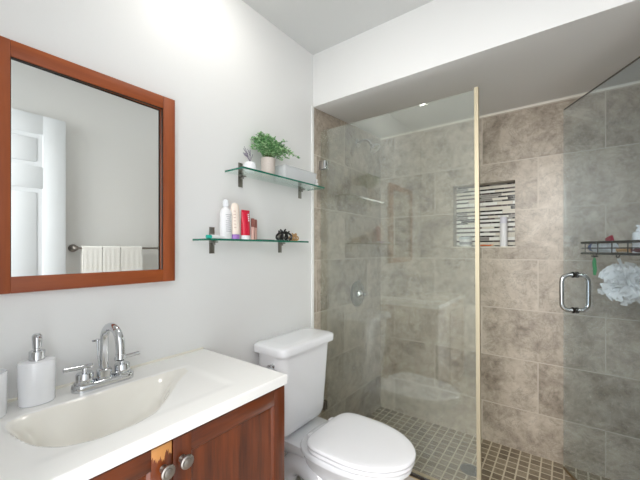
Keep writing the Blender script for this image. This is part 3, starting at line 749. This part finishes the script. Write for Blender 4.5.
b = BM(); lathe(b, [(.012, 0), (.012, .006), (.007, .010), (.006, .018), (.011, .02), (.011, .026), (.004, .028)], 20, T(.145, -.2045, lz-.045) @ R(PI/2, 'X')); tube(b, [(.145, -.229, lz-.045), (.175, -.231, lz-.050), (.205, -.232, lz-.056)], .005, 10)
finish('flush_lever', b, M_chrome, t)
# seat and lid
def slab(z, h, xb, xf, hw, dome=0, pb=5):
    b = BM(); r = h*.42
    rg = [egg(xb+r, xf-r, hw-r, z, pb=pb), egg(xb+r*.3, xf-r*.3, hw-r*.3, z+r*.3, pb=pb), egg(xb, xf, hw, z+r, pb=pb), egg(xb, xf, hw, z+h-r, pb=pb), egg(xb+r*.3, xf-r*.3, hw-r*.3, z+h-r*.3, pb=pb), egg(xb+r, xf-r, hw-r, z+h, pb=pb)]
    for k in range(1, 7):
        q = 1-k/7.0; cx = xb+(xf-xb)*.42
        rg.append([(cx+(p[0]-cx)*q, p[1]*q, z+h+dome*(1-q*q)) for p in egg(xb+r, xf-r, hw-r, 0, pb=pb)])
    return loft(b, rg)
finish('seat', slab(zr+.003, .017, .285, .720, .181), M_seat, t, angle=50)
finish('seat_lid', slab(zr+.0235, .019, .281, .724, .184, .004), M_seat, t, angle=50)
for s in (-1, 1):
    b = BM(); box(b, .256, .292, s*.082-.018, s*.082+.018, zr+.0085, zr+.030, .006, 3); finish('hinge_cap', b, M_seat, t)

# ------------------------------------------------------------------ caddy on the shower door (inner side)
u_dir = dvec.normalized(); n_in = Vector((u_dir.y, -u_dir.x, 0))      # into the shower, to the right
if n_in.x < 0: n_in = -n_in
def doorpt(s, off, z): p = Vector((hx, hy, 0))+u_dir*s+n_in*off; return (p.x, p.y, z)
rack_rz = ang
s1 = dl-.100; s0 = s1-.40
t = thing('shower_caddy', 'black wire basket holding bathing items behind the shower door glass', 'caddy', doorpt(0, .008, 1.260), rack_rz)
# local x runs along the door toward its free edge, local -y points into the shower
b = BM()
sgn = -1 if (Matrix.Rotation(rack_rz, 3, 'Z') @ Vector((0, -1, 0))).dot(n_in) > 0 else 1
xe, xs0 = dl-.118, .10; dpt = .085
for z, r_ in ((.054, .0056), (0.003, .0050)):
    tube(b, [(xs0, sgn*.004, z), (xe, sgn*.004, z), (xe, sgn*dpt, z), (xs0, sgn*dpt, z)], r_, 8, closed=True)
finish('rim_wire', b, M_blackwire, t)
b = BM(); tube(b, [(xs0, sgn*.004, .028), (xe, sgn*.004, .028), (xe, sgn*dpt, .028), (xs0, sgn*dpt, .028)], .0026, 6, closed=True)
k = 0
while xs0+.012+k*.085 < xe:
    x = xs0+.012+k*.085; tube(b, [(x, sgn*.004, .054), (x, sgn*.004, .003), (x, sgn*dpt, .003), (x, sgn*dpt, .054)], .0024, 6); k += 1
for q in (.03, .055): tube(b, [(xs0, sgn*q, .003), (xe, sgn*q, .003)], .0014, 6)
finish('basket_wire', b, M_blackwire, t)
for x, q in ((xe-.016, .054), (xe-.115, .084)): b = BM(); tube(b, smooth_path([(x-.010, sgn*q, .003), (x-.006, sgn*(q-.004), -.012), (x+.006, sgn*(q-.004), -.012), (x+.010, sgn*q, .003)], 5), .0024, 8); finish('hook', b, M_blackwire, t)
# items in the basket are placed in the same frame
RM = Matrix.Translation(doorpt(0, .008, 1.260)) @ Matrix.Rotation(rack_rz, 4, 'Z')
def rl(x, y, z): return tuple(RM @ Vector((x, sgn*y, z)))
t = thing('shampoo_tube', 'silver tube with a blue cap lying in the black shower basket', 'tube', rl(xe-.012, .040, .0315), rack_rz)
b = BM(); tube(b, [(-.03, 0, 0), (-.135, 0, 0)], .0225, 20); finish('body', b, M_silver, t)
b = BM(); tube(b, [(-.002, 0, 0), (-.0295, 0, 0)], [.018, .021], 20); finish('cap', b, M_blue, t)
t = thing('scrub_brush', 'wooden handled brush lying in the black shower basket', 'brush', rl(xe-.165, .046, .016), rack_rz)
b = BM(); tube(b, [(0, 0, .004), (-.05, 0, .006), (-.09, 0, .002)], [.008, .010, .012], 12); finish('handle', b, mat('tan_wood', (206, 160, 112), .5, var=.15), t)
b = BM(); box(b, -.17, -.092, -.020, .020, -.006, .012, .006, 3); finish('head', b, mat('maroon_plastic', (112, 58, 62), .4), t)
t = thing('razor_refill', 'small crimson packet standing on the rim of the black shower basket', 'packet', rl(xe-.125, .046, .0475), rack_rz)
b = BM(); box(b, -.020, .020, -.005, .005, 0, .028, .003, 2, M=R(.35, 'Y') @ T(0, 0, .006)); finish('packet_body', b, M_crimson, t)
t.name = 'soap_packet'
t = thing('pump_bottle', 'short white pump bottle standing in the shower basket at the picture edge', 'bottle', rl(xe-.275, .046, .0085), rack_rz)
b = BM(); lathe(b, [(.018, 0), (.020, .003), (.020, .078), (.016, .084), (.008, .086)], 24); finish('body', b, M_plasticw, t)
b = BM(); lathe(b, [(.0085, .0865), (.0085, .096), (.004, .097), (.004, .104), (.009, .105), (.009, .112)], 20); finish('pump', b, M_plasticw, t)
t = thing('razor', 'green razor hanging head down from the black shower basket', 'razor', rl(xe-.016, .050, 1.2475-1.260), rack_rz)
b = BM(); tube(b, smooth_path([(0, 0, -.006), (.002, 0, -.03), (-.002, 0, -.06), (0, 0, -.088)], 5), [.005]*3+[.0080]*10+[.006]*3, 10); finish('handle', b, M_green, t)
b = BM(); tube(b, [(0, sgn*-.004, -.004), (0, sgn*.008, .006)], .003, 8); box(b, -.018, .018, -.005, .005, -.0015, .0055, .002); finish('head', b, M_black, t)
# bath pouf
PC = Vector(rl(xe-.114, dpt+.036, -.124))
t = thing('bath_pouf', 'fluffy white mesh bath pouf hanging on a white cord below the shower basket', 'bath pouf', tuple(PC))
b = BM(); rl_ = random.Random(9)
for k in range(130):
    z_ = rl_.uniform(-1, 1); a = rl_.random()*2*PI; rr_ = math.sqrt(1-z_*z_); d = Vector((rr_*math.cos(a), rr_*math.sin(a), z_))
    t1 = d.orthogonal().normalized(); t2 = d.cross(t1); ph = rl_.random()*6.28; ca = rl_.random()*PI
    t1, t2 = t1*math.cos(ca)+t2*math.sin(ca), t2*math.cos(ca)-t1*math.sin(ca)
    R0 = rl_.uniform(.050, .104)
    if d.z < -.3: R0 *= 1.12
    n = 16; wv = rl_.uniform(.012, .024); fr = rl_.choice((2, 3, 4)); rings = []
    for q, (rad, amp, sp_) in enumerate(((.25, .1, .25), (.55, .5, .6), (.82, 1, .9), (1.0, 1.35, 1.0))):
        row = []
        for i in range(n+1):
            u = -1+2*i/n
            c = d*R0*rad*(1-.22*u*u) + t1*u*.045*sp_ + t2*math.sin(u*PI*fr+ph)*wv*.5*amp
            row.append(c)
        rings.append(row)
    loft(b, rings, cap0=False, cap1=False, closed=False)
finish('mesh_ruffles', b, M_loofah, t, angle=80)
b = BM(); bmesh.ops.create_icosphere(b, subdivisions=2, radius=.035); finish('core', b, mat('pouf_core', (214, 218, 216), .8), t)
top = Vector(rl(xe-.115, dpt-.004, -.0190))-PC
b = BM(); tube(b, [tuple(Vector((0, 0, .03))), tuple(top*.55+Vector((.002, 0, 0))), tuple(top)], .0034, 8); tube(b, [tuple(top+Vector((.006, .002, .001))), tuple(top*.5+Vector((.006, .004, 0)))], .0028, 8); finish('hanging_cord', b, M_cord, t)

# ------------------------------------------------------------------ right wall: door leaf, towel bar (seen in the mirror)
d = BM()
dx0, dx1 = 1.462, 1.494; dy0, dy1 = -.10, .718; dz0, dz1 = ZF+.012, 2.125
st = .118; mull = .105
yc = [(dy0+st, (dy0+dy1)/2-mull/2), ((dy0+dy1)/2+mull/2, dy1-st)]
zr_ = [(dz0+.20, dz0+.72), (dz0+.86, 1.665), (1.80, 2.005)]
box(d, dx0+.005, dx1-.005, dy0+.01, dy1-.01, dz0+.01, dz1-.01)
for y0, y1 in ((dy0, dy0+st), (dy1-st, dy1), ((dy0+dy1)/2-mull/2, (dy0+dy1)/2+mull/2)): box(d, dx0, dx1, y0, y1, dz0, dz1, .002)
for z0, z1 in ((dz0, zr_[0][0]), (zr_[0][1], zr_[1][0]), (zr_[1][1], zr_[2][0]), (zr_[2][1], dz1)):
    for y0, y1 in yc: box(d, dx0, dx1, y0-.002, y1+.002, z0, z1, .002)
for y0, y1 in yc:
    for z0, z1 in zr_: box(d, dx0+.0015, dx0+.008, y0+.028, y1-.028, z0+.028, z1-.028, .005)
door = struct('door_1', d, M_door)
b = BM(); lathe(b, [(.028, 0), (.028, .004), (.012, .010), (.011, .028), (.024, .036), (.027, .048), (.020, .058), (.004, .061)], 24, T(dx0-.0003, dy1-.065, 1.0) @ R(-PI/2, 'Y')); finish('door_knob', b, M_nickel, door)
t = thing('towel_bar', 'chrome towel bar on the right wall, seen in the mirror', 'towel bar', (XR-.0005, .775, 1.290))
for y in (0, .61):
    b = BM(); lathe(b, [(.026, 0), (.027, .004), (.022, .010), (.013, .016), (.012, .050), (.016, .056), (.018, .066), (.012, .076), (.003, .078)], 24, T(0, y, 0) @ R(-PI/2, 'Y')); finish('post', b, M_nickel, t)
b = BM(); tube(b, [(-.064, .0, 0), (-.064, .61, 0)], .0075, 14); finish('rod', b, M_nickel, t)
for i, (y0, y1, dz, lab) in enumerate(((.808, .925, -.31, 'leftmost white waffle towel on the bar in the mirror'), (.930, 1.045, -.33, 'middle white waffle towel on the bar in the mirror'), (1.050, 1.200, -.32, 'rightmost and widest white waffle towel on the bar in the mirror'))):
    t = thing('hand_towel', lab, 'towel', (XR-.0645, (y0+y1)/2, 1.290), 0, 'white waffle towels on the bar')
    b = BM(); w = (y1-y0)/2; nU = 26; path = []
    outer, rr2 = [], .0105
    for k in range(nU): path.append((-rr2-.006*(1-k/nU), dz*(1-k/nU)))
    for k in range(9): a = PI-PI*k/8; path.append((rr2*math.cos(a), rr2*math.sin(a)+.0))
    for k in range(1, nU): path.append((rr2+.004*k/nU, (dz+.03)*k/nU))
    rings = []; nv = 22
    for off in (0, .005):
        pass
    def col(px, pz, s_, off):
        L_ = math.hypot(px, 1e-9); return px+(off if px > 0 else -off)
    for v in range(nv+1):
        y = -w+2*w*v/nv; wob = .0005*math.sin(v*1.1+i*2)
        ring = [((p[0]-(.004 if p[0] < 0 else -.004))+wob*(1 if abs(p[1]) > .02 else 0), y, p[1]+(.004 if abs(p[0]) < rr2 and p[1] > 0 else 0)) for p in path]
        inner = [(p[0]+(0 if 1 else 0)+wob*(1 if abs(p[1]) > .02 else 0), y, p[1]) for p in path[::-1]]
        rings.append(ring+inner)
    loft(b, rings); finish('towel_cloth', b, M_towel, t)

# ------------------------------------------------------------------ ceiling light over the sink side (reflected in the shower glass)
LX, LY = .326, .79
t = thing('ceiling_light', 'round flush ceiling light above the sink, mirrored in the shower glass', 'ceiling light', (LX, LY, ZC-.0005))
b = BM(); lathe(b, [(.100, 0), (.103, -.005), (.103, -.014), (.098, -.017)], 40); finish('base', b, M_brushed, t)
b = BM(); lathe(b, [(.094, -.0175), (.092, -.026), (.080, -.038), (.056, -.046), (.03, -.049), (.002, -.050)], 40); finish('diffuser', b, M_lampglass, t)
